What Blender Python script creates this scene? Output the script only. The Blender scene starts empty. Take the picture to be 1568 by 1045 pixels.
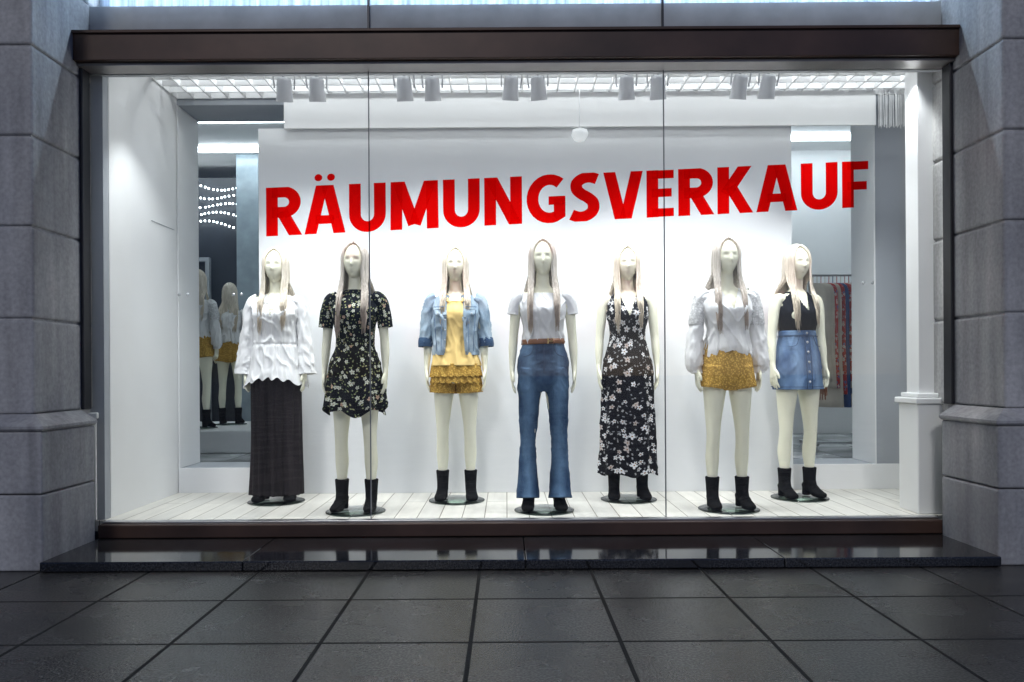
import bpy, bmesh, math, random
from mathutils import Vector, Matrix, noise
random.seed(7)
S=bpy.context.scene
COL=S.collection
pi=math.pi
# ------------------------------------------------------------------ helpers
def link(o,parent=None):
    COL.objects.link(o)
    if parent is not None: o.parent=parent
    return o
def empty(name,loc=(0,0,0),rot=0,parent=None,scale=1):
    e=bpy.data.objects.new(name,None); e.location=loc; e.rotation_euler=(0,0,rot); e.empty_display_size=.2
    e.scale=(scale,)*3
    return link(e,parent)
def mk(name,vs,fs,mat,parent=None,smooth=True,uvs=None):
    me=bpy.data.meshes.new(name); me.from_pydata([tuple(v) for v in vs],[],fs); me.update()
    if uvs is not None:
        l=me.uv_layers.new(name='UVMap')
        for p in me.polygons:
            for li in p.loop_indices: l.data[li].uv=uvs[me.loops[li].vertex_index]
    if smooth:
        me.polygons.foreach_set('use_smooth',[True]*len(me.polygons))
    if mat: me.materials.append(mat)
    return link(bpy.data.objects.new(name,me),parent)
def inst(name,me,parent,loc=(0,0,0),rot=(0,0,0)):
    o=bpy.data.objects.new(name,me); o.location=loc; o.rotation_euler=rot
    return link(o,parent)
def boxes(name,lst,mat,parent=None,bevel=.004,seg=2):
    bm=bmesh.new()
    for (x0,x1,y0,y1,z0,z1) in lst:
        r=bmesh.ops.create_cube(bm,size=1)
        bmesh.ops.scale(bm,vec=(x1-x0,y1-y0,z1-z0),verts=r['verts'])
        bmesh.ops.translate(bm,vec=((x0+x1)/2,(y0+y1)/2,(z0+z1)/2),verts=r['verts'])
    me=bpy.data.meshes.new(name); bm.to_mesh(me); bm.free()
    if mat: me.materials.append(mat)
    o=link(bpy.data.objects.new(name,me),parent)
    if bevel>0:
        b=o.modifiers.new('bevel','BEVEL'); b.width=bevel; b.segments=seg; b.limit_method='ANGLE'
    return o
def cr(a,b,c,d,t):
    return tuple(.5*((2*b[i])+(-a[i]+c[i])*t+(2*a[i]-5*b[i]+4*c[i]-d[i])*t*t+(-a[i]+3*b[i]-3*c[i]+d[i])*t**3) for i in range(len(b)))
def interp(rings,sub):
    out=[];n=len(rings)
    for i in range(n-1):
        a=rings[max(i-1,0)];b=rings[i];c=rings[i+1];d=rings[min(i+2,n-1)]
        for k in range(sub): out.append(cr(a,b,c,d,k/sub))
    out.append(tuple(rings[-1])); return out
def sweep(rings,seg=32,sub=5,disp=None,cap=True,R=.1):
    P=interp(rings,sub); n=len(P); vs=[];uv=[];fs=[]
    acc=0
    for i,p in enumerate(P):
        c=Vector(p[:3]); a=Vector(P[max(i-1,0)][:3]); b=Vector(P[min(i+1,n-1)][:3])
        t=(b-a).normalized()
        if i: acc+=(c-Vector(P[i-1][:3])).length
        ref=Vector((0,1,0)) if abs(t.y)<.9 else Vector((0,0,1))
        sx=ref.cross(t).normalized(); sy=t.cross(sx).normalized()
        if sx.x<0: sx=-sx
        if sy.y<0 and abs(t.y)<.9: sy=-sy
        for j in range(seg+1):
            th=-pi+2*pi*j/seg
            dr=disp(th,i/(n-1),c) if disp else 0
            vs.append(c+sx*((p[3]+dr)*math.sin(th))-sy*((p[4]+dr)*math.cos(th)))
            uv.append((th*R,-acc))
    w=seg+1
    for i in range(n-1):
        for j in range(seg):
            fs.append((i*w+j,i*w+j+1,(i+1)*w+j+1,(i+1)*w+j))
    if cap:
        for i in (0,n-1):
            k=len(vs); vs.append(Vector(P[i][:3])); uv.append((0,0))
            for j in range(seg): fs.append((i*w+j,i*w+j+1,k))
    return vs,fs,uv
def loft(rings,seg=110,sub=8,disp=None,cut=None,R=.16,capb=False):
    P=interp(rings,sub);n=len(P);vs=[];uv=[];fs=[]
    for i,(z,cx,cy,rx,ry) in enumerate(P):
        for j in range(seg+1):
            th=-pi+2*pi*j/seg
            dr,dz=disp(th,z,i/(n-1)) if disp else (0,0)
            vs.append(Vector((cx+(rx+dr)*math.sin(th),cy-(ry+dr)*math.cos(th),z+dz)))
            uv.append((th*R,z))
    w=seg+1
    for i in range(n-1):
        for j in range(seg):
            f=(i*w+j,i*w+j+1,(i+1)*w+j+1,(i+1)*w+j)
            if cut:
                c=(vs[f[0]]+vs[f[2]])/2
                if cut(c): continue
            fs.append(f)
    return vs,fs,uv
def join(parts):
    V=[];F=[];U=[]
    for p in parts:
        k=len(V); V+=list(p[0]); F+=[tuple(i+k for i in f) for f in p[1]]; U+=list(p[2]) if len(p)>2 else [(0,0)]*len(p[0])
    return V,F,U
def ellip(c,r,seg=24,rings=16,fn=None):
    vs=[];fs=[]
    for i in range(rings+1):
        a=pi*i/rings
        for j in range(seg):
            b=2*pi*j/seg
            v=Vector((c[0]+r[0]*math.sin(a)*math.cos(b),c[1]+r[1]*math.sin(a)*math.sin(b),c[2]+r[2]*math.cos(a)))
            vs.append(fn(v) if fn else v)
    for i in range(rings):
        for j in range(seg):
            fs.append((i*seg+j,i*seg+(j+1)%seg,(i+1)*seg+(j+1)%seg,(i+1)*seg+j))
    return vs,fs,[(0,0)]*len(vs)
def tube_box(x0,x1,y0,y1,z0,z1):
    v=[(x0,y0,z0),(x1,y0,z0),(x1,y1,z0),(x0,y1,z0),(x0,y0,z1),(x1,y0,z1),(x1,y1,z1),(x0,y1,z1)]
    f=[(0,3,2,1),(4,5,6,7),(0,1,5,4),(1,2,6,5),(2,3,7,6),(3,0,4,7)]
    return [Vector(a) for a in v],f,[(0,0)]*8
def remesh(name,parts,vox,mat,smooth_it=4,fac=.5):
    V,F,U=join(parts)
    me=bpy.data.meshes.new(name); me.from_pydata([tuple(v) for v in V],[],F)
    bm=bmesh.new(); bm.from_mesh(me); bmesh.ops.remove_doubles(bm,verts=bm.verts,dist=1e-5)
    bmesh.ops.recalc_face_normals(bm,faces=bm.faces); bm.to_mesh(me); bm.free()
    o=bpy.data.objects.new('tmp',me); COL.objects.link(o)
    m=o.modifiers.new('r','REMESH'); m.mode='VOXEL'; m.voxel_size=vox; m.use_smooth_shade=True
    if smooth_it:
        s=o.modifiers.new('s','SMOOTH'); s.factor=fac; s.iterations=smooth_it
    dg=bpy.context.evaluated_depsgraph_get(); dg.update()
    out=bpy.data.meshes.new_from_object(o.evaluated_get(dg))
    out.name=name
    bpy.data.objects.remove(o)
    out.polygons.foreach_set('use_smooth',[True]*len(out.polygons))
    out.materials.clear(); out.materials.append(mat)
    return out
def N3(x,y,z): return noise.noise(Vector((x,y,z)))
# ------------------------------------------------------------------ materials
def mat(name,col,rough=.5,metal=0,var=.12,vscale=6,bump=0,bscale=80,col2=None,spec=.5,coord='Object',stretch=(1,1,1),bdist=.005):
    m=bpy.data.materials.new(name); m.use_nodes=True; nt=m.node_tree; N=nt.nodes; L=nt.links
    b=N['Principled BSDF']; b.inputs['Roughness'].default_value=rough; b.inputs['Metallic'].default_value=metal
    b.inputs['Specular IOR Level'].default_value=spec
    tc=N.new('ShaderNodeTexCoord'); mp=N.new('ShaderNodeMapping'); mp.inputs['Scale'].default_value=stretch
    L.new(tc.outputs[coord],mp.inputs[0])
    n=N.new('ShaderNodeTexNoise'); n.inputs['Scale'].default_value=vscale; n.inputs['Detail'].default_value=6
    L.new(mp.outputs[0],n.inputs['Vector'])
    r=N.new('ShaderNodeValToRGB'); r.color_ramp.elements[0].position=.3; r.color_ramp.elements[1].position=.7
    c2=col2 if col2 else tuple(min(1,c*(1+var)) for c in col)
    c1=tuple(c*(1-var) for c in col) if not col2 else col
    r.color_ramp.elements[0].color=(*c1,1); r.color_ramp.elements[1].color=(*c2,1)
    L.new(n.outputs['Fac'],r.inputs[0]); L.new(r.outputs[0],b.inputs['Base Color'])
    if bump:
        n2=N.new('ShaderNodeTexNoise'); n2.inputs['Scale'].default_value=bscale; n2.inputs['Detail'].default_value=4
        L.new(mp.outputs[0],n2.inputs['Vector'])
        bp=N.new('ShaderNodeBump'); bp.inputs['Strength'].default_value=bump; bp.inputs['Distance'].default_value=bdist
        L.new(n2.outputs['Fac'],bp.inputs['Height']); L.new(bp.outputs[0],b.inputs['Normal'])
    return m
def emis(name,col,st):
    m=bpy.data.materials.new(name); m.use_nodes=True; b=m.node_tree.nodes['Principled BSDF']
    b.inputs['Base Color'].default_value=(.8,.8,.8,1); b.inputs['Emission Color'].default_value=(*col,1); b.inputs['Emission Strength'].default_value=st
    m.cycles.emission_sampling='NONE'
    return m
def stonemat():
    m=mat('stone',(.30,.30,.31),.85,var=.0,vscale=3.2,bump=.4,bscale=60,col2=(.46,.45,.44),stretch=(1,1,.45))
    nt=m.node_tree;N=nt.nodes;L=nt.links;b=N['Principled BSDF']
    r=[n for n in N if n.type=='VALTORGB'][0]; tc=[n for n in N if n.type=='TEX_COORD'][0]
    mp=N.new('ShaderNodeMapping'); mp.inputs['Scale'].default_value=(9,9,.7); L.new(tc.outputs['Object'],mp.inputs[0])
    n=N.new('ShaderNodeTexNoise'); n.inputs['Scale'].default_value=1; n.inputs['Detail'].default_value=5; L.new(mp.outputs[0],n.inputs['Vector'])
    n5=N.new('ShaderNodeTexNoise'); n5.inputs['Scale'].default_value=45; n5.inputs['Detail'].default_value=3; L.new(tc.outputs['Object'],n5.inputs['Vector'])
    a=N.new('ShaderNodeMapRange'); a.inputs['From Min'].default_value=.3; a.inputs['From Max'].default_value=.65; a.inputs['To Min'].default_value=.72; a.inputs['To Max'].default_value=1.12; L.new(n.outputs['Fac'],a.inputs['Value'])
    c=N.new('ShaderNodeMapRange'); c.inputs['From Min'].default_value=.3; c.inputs['From Max'].default_value=.7; c.inputs['To Min'].default_value=.85; c.inputs['To Max'].default_value=1.12; L.new(n5.outputs['Fac'],c.inputs['Value'])
    mm=N.new('ShaderNodeMath'); mm.operation='MULTIPLY'; L.new(a.outputs[0],mm.inputs[0]); L.new(c.outputs[0],mm.inputs[1])
    v=N.new('ShaderNodeVectorMath'); v.operation='SCALE'; L.new(r.outputs[0],v.inputs[0]); L.new(mm.outputs[0],v.inputs['Scale']); L.new(v.outputs[0],b.inputs['Base Color'])
    return m
M_stone=stonemat()
M_beam=mat('brown_metal',(.058,.032,.023),.42,metal=.2,var=.35,vscale=2.5,bump=.08,bscale=20,spec=.4)
M_frame=mat('dark_frame_metal',(.035,.035,.04),.4,metal=.5)
M_white=mat('white_paint',(.82,.82,.82),.6,var=.03,vscale=2,bump=.04,bscale=40)
M_board=mat('white_board',(.75,.76,.77),.62,var=.02,vscale=1.5,bump=.03,bscale=30)
M_grey=mat('grey_paint_and_shade',(.36,.38,.41),.7,var=.06,vscale=2)  # also carries painted shade on the back wall and left inner pier
M_dgrey=mat('plenum_grey',(.42,.43,.45),.8)
M_eg=mat('eggcrate_white',(.85,.85,.85),.45,var=.02)
M_dark=mat('dark_wall',(.03,.035,.045),.35,var=.3,vscale=1.5)
M_body=mat('mannequin_skin',(.88,.86,.69),.42,var=.015,vscale=3,spec=.45)
M_suede=mat('black_suede',(.008,.008,.009),.95,var=.3,vscale=30,bump=.3,bscale=200,spec=.12)
M_steel=mat('steel',(.55,.55,.56),.3,metal=.9,var=.05)
M_blackm=mat('black_metal',(.02,.02,.02),.4,metal=.5)
def hairmat(name,c1,c2,tip):
    m=bpy.data.materials.new(name); m.use_nodes=True; nt=m.node_tree;N=nt.nodes;L=nt.links
    b=N['Principled BSDF']; b.inputs['Roughness'].default_value=.42
    g=N.new('ShaderNodeTexCoord'); n=N.new('ShaderNodeTexNoise'); mp=N.new('ShaderNodeMapping'); mp.inputs['Scale'].default_value=(140,140,3)
    L.new(g.outputs['Object'],mp.inputs[0]); L.new(mp.outputs[0],n.inputs['Vector']); n.inputs['Scale'].default_value=1
    r=N.new('ShaderNodeValToRGB'); r.color_ramp.elements[0].position=.3; r.color_ramp.elements[1].position=.65
    r.color_ramp.elements[0].color=(*c1,1); r.color_ramp.elements[1].color=(*c2,1); L.new(n.outputs['Fac'],r.inputs[0])
    sp=N.new('ShaderNodeSeparateXYZ'); L.new(g.outputs['Object'],sp.inputs[0])
    mr=N.new('ShaderNodeMapRange'); mr.inputs['From Min'].default_value=1.6; mr.inputs['From Max'].default_value=1.3; L.new(sp.outputs['Z'],mr.inputs['Value'])
    mx=N.new('ShaderNodeMix'); mx.data_type='RGBA'; mx.blend_type='MULTIPLY'; mx.inputs['B'].default_value=(*tip,1)
    L.new(mr.outputs[0],mx.inputs['Factor']); L.new(r.outputs[0],mx.inputs['A']); L.new(mx.outputs['Result'],b.inputs['Base Color'])
    return m
M_hair=[hairmat('hair_platinum',(.58,.51,.40),(.88,.81,.70),(.88,.83,.77)),hairmat('hair_silver',(.50,.44,.37),(.82,.76,.69),(.68,.60,.56))]
def cloth(name,col,rough=.85,var=.08,weave=900,bump=.15):
    return mat(name,col,rough,var=var,vscale=9,bump=bump,bscale=weave,spec=.15,bdist=.002)
M_blouse=cloth('white_cotton',(.84,.84,.84),var=.03)
M_tee=cloth('pale_grey_jersey',(.74,.74,.755),var=.03)
M_skirt=mat('black_pleated_fabric',(.022,.018,.020),.8,var=.45,vscale=2,bump=.3,bscale=60,stretch=(6,6,.3),spec=.15)
M_black=cloth('black_jersey',(.006,.007,.012))
M_yel=cloth('pale_yellow_cotton',(.92,.66,.26))
M_belt=mat('brown_leather',(.20,.075,.03),.45,var=.2,vscale=20)
M_gold=mat('brass',(.6,.45,.2),.3,metal=.9)
def lace(name,c1,c2,scale=55):
    m=bpy.data.materials.new(name); m.use_nodes=True; nt=m.node_tree;N=nt.nodes;L=nt.links
    b=N['Principled BSDF']; b.inputs['Roughness'].default_value=.85
    g=N.new('ShaderNodeTexCoord'); v=N.new('ShaderNodeTexVoronoi'); v.inputs['Scale'].default_value=scale; v.feature='F1'
    L.new(g.outputs['Object'],v.inputs['Vector'])
    n=N.new('ShaderNodeTexNoise'); n.inputs['Scale'].default_value=scale*1.4; L.new(g.outputs['Object'],n.inputs['Vector'])
    ad=N.new('ShaderNodeMath'); ad.operation='ADD'; L.new(v.outputs['Distance'],ad.inputs[0])
    s=N.new('ShaderNodeMath'); s.operation='MULTIPLY'; s.inputs[1].default_value=.5; L.new(n.outputs['Fac'],s.inputs[0]); L.new(s.outputs[0],ad.inputs[1])
    r=N.new('ShaderNodeValToRGB'); r.color_ramp.elements[0].position=.45; r.color_ramp.elements[1].position=.85
    r.color_ramp.elements[0].color=(*c2,1); r.color_ramp.elements[1].color=(*c1,1)
    L.new(ad.outputs[0],r.inputs[0]); L.new(r.outputs[0],b.inputs['Base Color'])
    bp=N.new('ShaderNodeBump'); bp.inputs['Distance'].default_value=.004; bp.inputs['Strength'].default_value=.6; bp.invert=True
    L.new(ad.outputs[0],bp.inputs['Height']); L.new(bp.outputs[0],b.inputs['Normal'])
    return m
M_must=lace('mustard_lace',(.40,.22,.03),(.74,.47,.10),75)
M_wlace=lace('white_lace',(.60,.60,.60),(.86,.86,.86),70)
def denim(name,c1,c2,fade=None):
    m=bpy.data.materials.new(name); m.use_nodes=True; nt=m.node_tree;N=nt.nodes;L=nt.links
    b=N['Principled BSDF']; b.inputs['Roughness'].default_value=.85; b.inputs['Specular IOR Level'].default_value=.2
    g=N.new('ShaderNodeTexCoord')
    n=N.new('ShaderNodeTexNoise'); n.inputs['Scale'].default_value=7; n.inputs['Detail'].default_value=5; L.new(g.outputs['Object'],n.inputs['Vector'])
    mp=N.new('ShaderNodeMapping'); mp.inputs['Scale'].default_value=(500,500,60); L.new(g.outputs['Object'],mp.inputs[0])
    n2=N.new('ShaderNodeTexNoise'); n2.inputs['Scale'].default_value=1; L.new(mp.outputs[0],n2.inputs['Vector'])
    a=N.new('ShaderNodeMix'); a.data_type='FLOAT'; a.inputs['Factor'].default_value=.3; L.new(n.outputs['Fac'],a.inputs['A']); L.new(n2.outputs['Fac'],a.inputs['B'])
    last=a.outputs['Result']
    if fade:
        sp=N.new('ShaderNodeSeparateXYZ'); L.new(g.outputs['Object'],sp.inputs[0])
        ab=N.new('ShaderNodeMath'); ab.operation='ABSOLUTE'; L.new(sp.outputs['X'],ab.inputs[0])
        sb=N.new('ShaderNodeMath'); sb.operation='SUBTRACT'; sb.inputs[1].default_value=fade[0]; L.new(ab.outputs[0],sb.inputs[0])
        a2=N.new('ShaderNodeMath'); a2.operation='ABSOLUTE'; L.new(sb.outputs[0],a2.inputs[0])
        mr=N.new('ShaderNodeMapRange'); mr.inputs['From Min'].default_value=.0; mr.inputs['From Max'].default_value=.05; mr.inputs['To Min'].default_value=.18; mr.inputs['To Max'].default_value=-.10
        L.new(a2.outputs[0],mr.inputs['Value'])
        ad=N.new('ShaderNodeMath'); ad.operation='ADD'; L.new(last,ad.inputs[0]); L.new(mr.outputs[0],ad.inputs[1]); last=ad.outputs[0]
    r=N.new('ShaderNodeValToRGB'); r.color_ramp.elements[0].position=.32; r.color_ramp.elements[1].position=.72
    r.color_ramp.elements[0].color=(*c1,1); r.color_ramp.elements[1].color=(*c2,1)
    L.new(last,r.inputs[0]); L.new(r.outputs[0],b.inputs['Base Color'])
    bp=N.new('ShaderNodeBump'); bp.inputs['Distance'].default_value=.002; bp.inputs['Strength'].default_value=.5
    L.new(n2.outputs['Fac'],bp.inputs['Height']); L.new(bp.outputs[0],b.inputs['Normal'])
    return m
M_jeans=denim('blue_denim',(.018,.045,.105),(.12,.21,.34),(.10,))
M_dskirt=denim('mid_denim',(.05,.10,.21),(.20,.31,.48),(.075,))
M_djack=denim('washed_denim',(.17,.26,.36),(.55,.64,.71))
M_seam=mat('denim_seam',(.04,.07,.14),.9)
def floral(name,base,scale,r0,cols,dens=.75):
    m=bpy.data.materials.new(name); m.use_nodes=True; nt=m.node_tree;N=nt.nodes;L=nt.links
    b=N['Principled BSDF']; b.inputs['Roughness'].default_value=.85; b.inputs['Specular IOR Level'].default_value=.15
    g=N.new('ShaderNodeTexCoord')
    def M(op,a,bb=None,c=None):
        n=N.new('ShaderNodeMath'); n.operation=op
        for i,x in enumerate((a,bb,c)):
            if x is None: continue
            if isinstance(x,(int,float)): n.inputs[i].default_value=x
            else: L.new(x,n.inputs[i])
        return n.outputs[0]
    def layer(sc,r,k,pet,off):
        mp=N.new('ShaderNodeMapping'); mp.inputs['Location'].default_value=(off,off*1.7,0); L.new(g.outputs['UV'],mp.inputs[0])
        v=N.new('ShaderNodeTexVoronoi'); v.voronoi_dimensions='2D'; v.inputs['Scale'].default_value=sc; v.inputs['Randomness'].default_value=.85
        L.new(mp.outputs[0],v.inputs['Vector'])
        d=N.new('ShaderNodeVectorMath'); d.operation='SUBTRACT'; L.new(mp.outputs[0],d.inputs[0]); L.new(v.outputs['Position'],d.inputs[1])
        s=N.new('ShaderNodeSeparateXYZ'); L.new(d.outputs[0],s.inputs[0])
        cs=N.new('ShaderNodeSeparateColor'); L.new(v.outputs['Color'],cs.inputs[0])
        th=M('ARCTAN2',s.outputs['Y'],s.outputs['X'])
        th=M('ADD',th,M('MULTIPLY',cs.outputs[0],6.28))
        pe=M('ABSOLUTE',M('COSINE',M('MULTIPLY',th,pet)))
        rad=M('MULTIPLY',M('ADD',M('MULTIPLY',pe,.6),.4),M('ADD',M('MULTIPLY',cs.outputs[1],r*.6),r*.6))
        inside=M('LESS_THAN',v.outputs['Distance'],rad)
        pres=M('LESS_THAN',cs.outputs[2],k)
        return M('MULTIPLY',inside,pres),cs,v,rad
    i1,cs1,v1,_=layer(scale*1.9,.30,.55,1,.37)
    mx=N.new('ShaderNodeMix'); mx.data_type='RGBA'; L.new(i1,mx.inputs['Factor']); mx.inputs['A'].default_value=(*base,1)
    lr=N.new('ShaderNodeValToRGB'); lr.color_ramp.elements[0].color=(*cols[2],1); lr.color_ramp.elements[1].color=(*cols[3],1); L.new(cs1.outputs[1],lr.inputs[0])
    L.new(lr.outputs[0],mx.inputs['B'])
    i2,cs2,v2,rad=layer(scale,r0,dens,2.5,.11)
    fr=N.new('ShaderNodeValToRGB'); fr.color_ramp.interpolation='CONSTANT'
    fr.color_ramp.elements[0].color=(*cols[0],1); fr.color_ramp.elements[1].position=.78; fr.color_ramp.elements[1].color=(*cols[1],1); L.new(cs2.outputs[0],fr.inputs[0])
    ctr=M('LESS_THAN',v2.outputs['Distance'],r0*.22)
    fc=N.new('ShaderNodeMix'); fc.data_type='RGBA'; L.new(ctr,fc.inputs['Factor']); L.new(fr.outputs[0],fc.inputs['A']); fc.inputs['B'].default_value=(.25,.14,.06,1)
    mx2=N.new('ShaderNodeMix'); mx2.data_type='RGBA'; L.new(i2,mx2.inputs['Factor']); L.new(mx.outputs['Result'],mx2.inputs['A']); L.new(fc.outputs['Result'],mx2.inputs['B'])
    L.new(mx2.outputs['Result'],b.inputs['Base Color'])
    return m
M_flor=floral('black_floral',(.006,.007,.011),27,.38,((.62,.64,.54),(.58,.40,.30),(.20,.30,.16),(.42,.40,.20)),.45)
M_flor2=floral('black_floral_large',(.008,.008,.011),19,.42,((.68,.68,.70),(.50,.44,.42),(.18,.18,.20),(.35,.35,.35)),.58)
M_red=floral('red_floral',(.50,.06,.05),20,.42,((.75,.6,.55),(.1,.2,.4),(.1,.25,.4),(.6,.3,.3)),.7)
M_beige=cloth('beige_fabric',(.62,.55,.46))
M_navy=cloth('navy_fabric',(.05,.09,.22))
def glassmat(name,tint=(1,1,1),ior=1.45,rough=0):
    m=bpy.data.materials.new(name); m.use_nodes=True; nt=m.node_tree;N=nt.nodes;L=nt.links
    N.remove(N['Principled BSDF']); o=N['Material Output']
    t=N.new('ShaderNodeBsdfTransparent'); t.inputs[0].default_value=(*tint,1)
    gl=N.new('ShaderNodeBsdfGlossy'); gl.inputs['Roughness'].default_value=rough
    f=N.new('ShaderNodeFresnel'); f.inputs[0].default_value=ior
    mx=N.new('ShaderNodeMixShader'); L.new(f.outputs[0],mx.inputs[0]); L.new(t.outputs[0],mx.inputs[1]); L.new(gl.outputs[0],mx.inputs[2]); L.new(mx.outputs[0],o.inputs[0])
    return m
M_glass=glassmat('window_glass',(.985,.995,.992))
M_gbase=glassmat('green_glass',(.86,.95,.92),1.5,.05)
def plankmat():
    m=mat('white_wood_planks',(.70,.68,.63),.5,var=.08,vscale=5,stretch=(4,.5,1),bump=.1,bscale=30)
    nt=m.node_tree;N=nt.nodes;L=nt.links;b=N['Principled BSDF']
    r=[n for n in N if n.type=='VALTORGB'][0]
    tc=[n for n in N if n.type=='TEX_COORD'][0]
    mp=N.new('ShaderNodeMapping'); mp.inputs['Rotation'].default_value=(0,0,pi/2); L.new(tc.outputs['Object'],mp.inputs[0])
    br=N.new('ShaderNodeTexBrick'); br.inputs['Scale'].default_value=1; br.inputs['Brick Width'].default_value=1.9; br.inputs['Row Height'].default_value=.145
    br.inputs['Mortar Size'].default_value=.0035; br.inputs['Mortar Smooth'].default_value=.2; br.offset=.37
    br.inputs['Color1'].default_value=(.90,.90,.90,1); br.inputs['Color2'].default_value=(1.06,1.05,1.03,1); br.inputs['Mortar'].default_value=(.30,.27,.23,1)
    L.new(mp.outputs[0],br.inputs['Vector'])
    mx=N.new('ShaderNodeMix'); mx.data_type='RGBA'; mx.blend_type='MULTIPLY'; mx.inputs['Factor'].default_value=1
    L.new(r.outputs[0],mx.inputs['A']); L.new(br.outputs['Color'],mx.inputs['B']); L.new(mx.outputs['Result'],b.inputs['Base Color'])
    return m
M_plank=plankmat()
def granite(name,c1,c2,rough,tile=None,shift=(0,0),mort=.009,spec=.5):
    m=bpy.data.materials.new(name); m.use_nodes=True; nt=m.node_tree;N=nt.nodes;L=nt.links
    b=N['Principled BSDF']; b.inputs['Specular IOR Level'].default_value=spec
    g=N.new('ShaderNodeTexCoord')
    n=N.new('ShaderNodeTexNoise'); n.inputs['Scale'].default_value=95; n.inputs['Detail'].default_value=3; L.new(g.outputs['Object'],n.inputs['Vector'])
    n3=N.new('ShaderNodeTexNoise'); n3.inputs['Scale'].default_value=1.7; n3.inputs['Detail'].default_value=7; L.new(g.outputs['Object'],n3.inputs['Vector'])
    r=N.new('ShaderNodeValToRGB'); r.color_ramp.elements[0].position=.40; r.color_ramp.elements[1].position=.66
    r.color_ramp.elements[0].color=(*c1,1); r.color_ramp.elements[1].color=(*c2,1); L.new(n.outputs['Fac'],r.inputs[0])
    mr=N.new('ShaderNodeMapRange'); mr.inputs['From Min'].default_value=.3; mr.inputs['From Max'].default_value=.7; mr.inputs['To Min'].default_value=.5; mr.inputs['To Max'].default_value=1.4; L.new(n3.outputs['Fac'],mr.inputs['Value'])
    v=N.new('ShaderNodeVectorMath'); v.operation='SCALE'; L.new(r.outputs[0],v.inputs[0]); L.new(mr.outputs[0],v.inputs['Scale'])
    last=v.outputs[0]
    rr=N.new('ShaderNodeMapRange'); rr.inputs['To Min'].default_value=rough*.6; rr.inputs['To Max'].default_value=rough*1.4; L.new(n3.outputs['Fac'],rr.inputs['Value'])
    L.new(rr.outputs[0],b.inputs['Roughness'])
    if tile:
        mp=N.new('ShaderNodeMapping'); mp.inputs['Location'].default_value=(shift[0],shift[1],0); L.new(g.outputs['Object'],mp.inputs[0])
        br=N.new('ShaderNodeTexBrick'); br.inputs['Scale'].default_value=1; br.inputs['Brick Width'].default_value=tile; br.inputs['Row Height'].default_value=tile
        br.offset=0; br.inputs['Mortar Size'].default_value=mort; br.inputs['Mortar Smooth'].default_value=.3
        br.inputs['Color1'].default_value=(.7,.7,.7,1); br.inputs['Color2'].default_value=(1.3,1.3,1.3,1); br.inputs['Mortar'].default_value=(.05,.05,.05,1)
        L.new(mp.outputs[0],br.inputs['Vector'])
        mx=N.new('ShaderNodeMix'); mx.data_type='RGBA'; mx.blend_type='MULTIPLY'; mx.inputs['Factor'].default_value=1
        L.new(last,mx.inputs['A']); L.new(br.outputs['Color'],mx.inputs['B']); last=mx.outputs['Result']
        bp=N.new('ShaderNodeBump'); bp.invert=True; bp.inputs['Distance'].default_value=.006; bp.inputs['Strength'].default_value=.9; L.new(br.outputs['Fac'],bp.inputs['Height'])
        b2=N.new('ShaderNodeBump'); b2.inputs['Distance'].default_value=.003; b2.inputs['Strength'].default_value=.8; L.new(n.outputs['Fac'],b2.inputs['Height']); L.new(bp.outputs[0],b2.inputs['Normal'])
        L.new(b2.outputs[0],b.inputs['Normal'])
        # joints are rough and non-glossy
        jm=N.new('ShaderNodeMath'); jm.operation='MULTIPLY_ADD'; jm.inputs[1].default_value=.6; L.new(br.outputs['Fac'],jm.inputs[0]); L.new(rr.outputs[0],jm.inputs[2]); L.new(jm.outputs[0],b.inputs['Roughness'])
    L.new(last,b.inputs['Base Color'])
    return m
M_pave=granite('granite_paving',(.012,.012,.0115),(.10,.094,.086),.27,.604,(.15,-3.78+.604*7),.010)
M_step=granite('polished_granite',(.008,.008,.009),(.035,.035,.037),.09,spec=.7)
M_tile=granite('store_floor_tile',(.40,.41,.42),(.48,.48,.48),.25,.6)

# ------------------------------------------------------------------ ground
o=mk('pavement',[(-150,-150,0),(150,-150,0),(150,150,0),(-150,150,0)],[(0,1,2,3)],M_pave,smooth=False)

# ------------------------------------------------------------------ building
B=empty('shop_building')
FZ=.15; XL=-2.655; XR=2.80; CE=3.237
zb=[.86,1.40,1.92,2.43,2.94,3.45,3.96,4.47,4.98,5.5]
for side,x0,x1 in (('left',-3.75,XL),('right',XR,3.9)):
    boxes('pilaster_'+side,[(x0,x1,4.44,5.25,zb[i]+.005,zb[i+1]-.005) for i in range(len(zb)-1)],M_stone,B,.016,3)
    boxes('pilaster_core_'+side,[(x0+.015,x1-.015,4.455,5.24,.5,5.5)],M_stone,B,0)
    e=.09
    xa,xb=(x0-e,x1+e)
    boxes('pilaster_base_'+side,[(xa,xb,4.36,4.925,.0,.42),(xa,xb,4.36,4.925,.426,.77)],M_stone,B,.012,3)
    def fr(z,ee): return [(x0-ee,4.44-ee+.01,z),(x1+ee,4.44-ee+.01,z),(x1+ee,4.925,z),(x0-ee,4.925,z)]
    vs=[];fs=[]
    prof=[(.772,.09),(.785,.105),(.80,.105),(.815,.085),(.835,.05),(.848,.03),(.864,.004)]
    for z,ee in prof: vs+=fr(z,ee)
    for i in range(len(prof)-1):
        for j in range(4): fs.append((i*4+j,i*4+(j+1)%4,i*4+4+(j+1)%4,i*4+4+j))
    mk('base_moulding_'+side,vs,fs,M_stone,B,smooth=False)
boxes('side_walls',[(-14,-3.75,4.75,5.1,0,5.5),(3.9,14,4.75,5.1,0,5.5)],M_stone,B,.01)
boxes('upper_wall',[(-14,14,4.7,5.6,5.5,8)],M_stone,B,.01)
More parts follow.
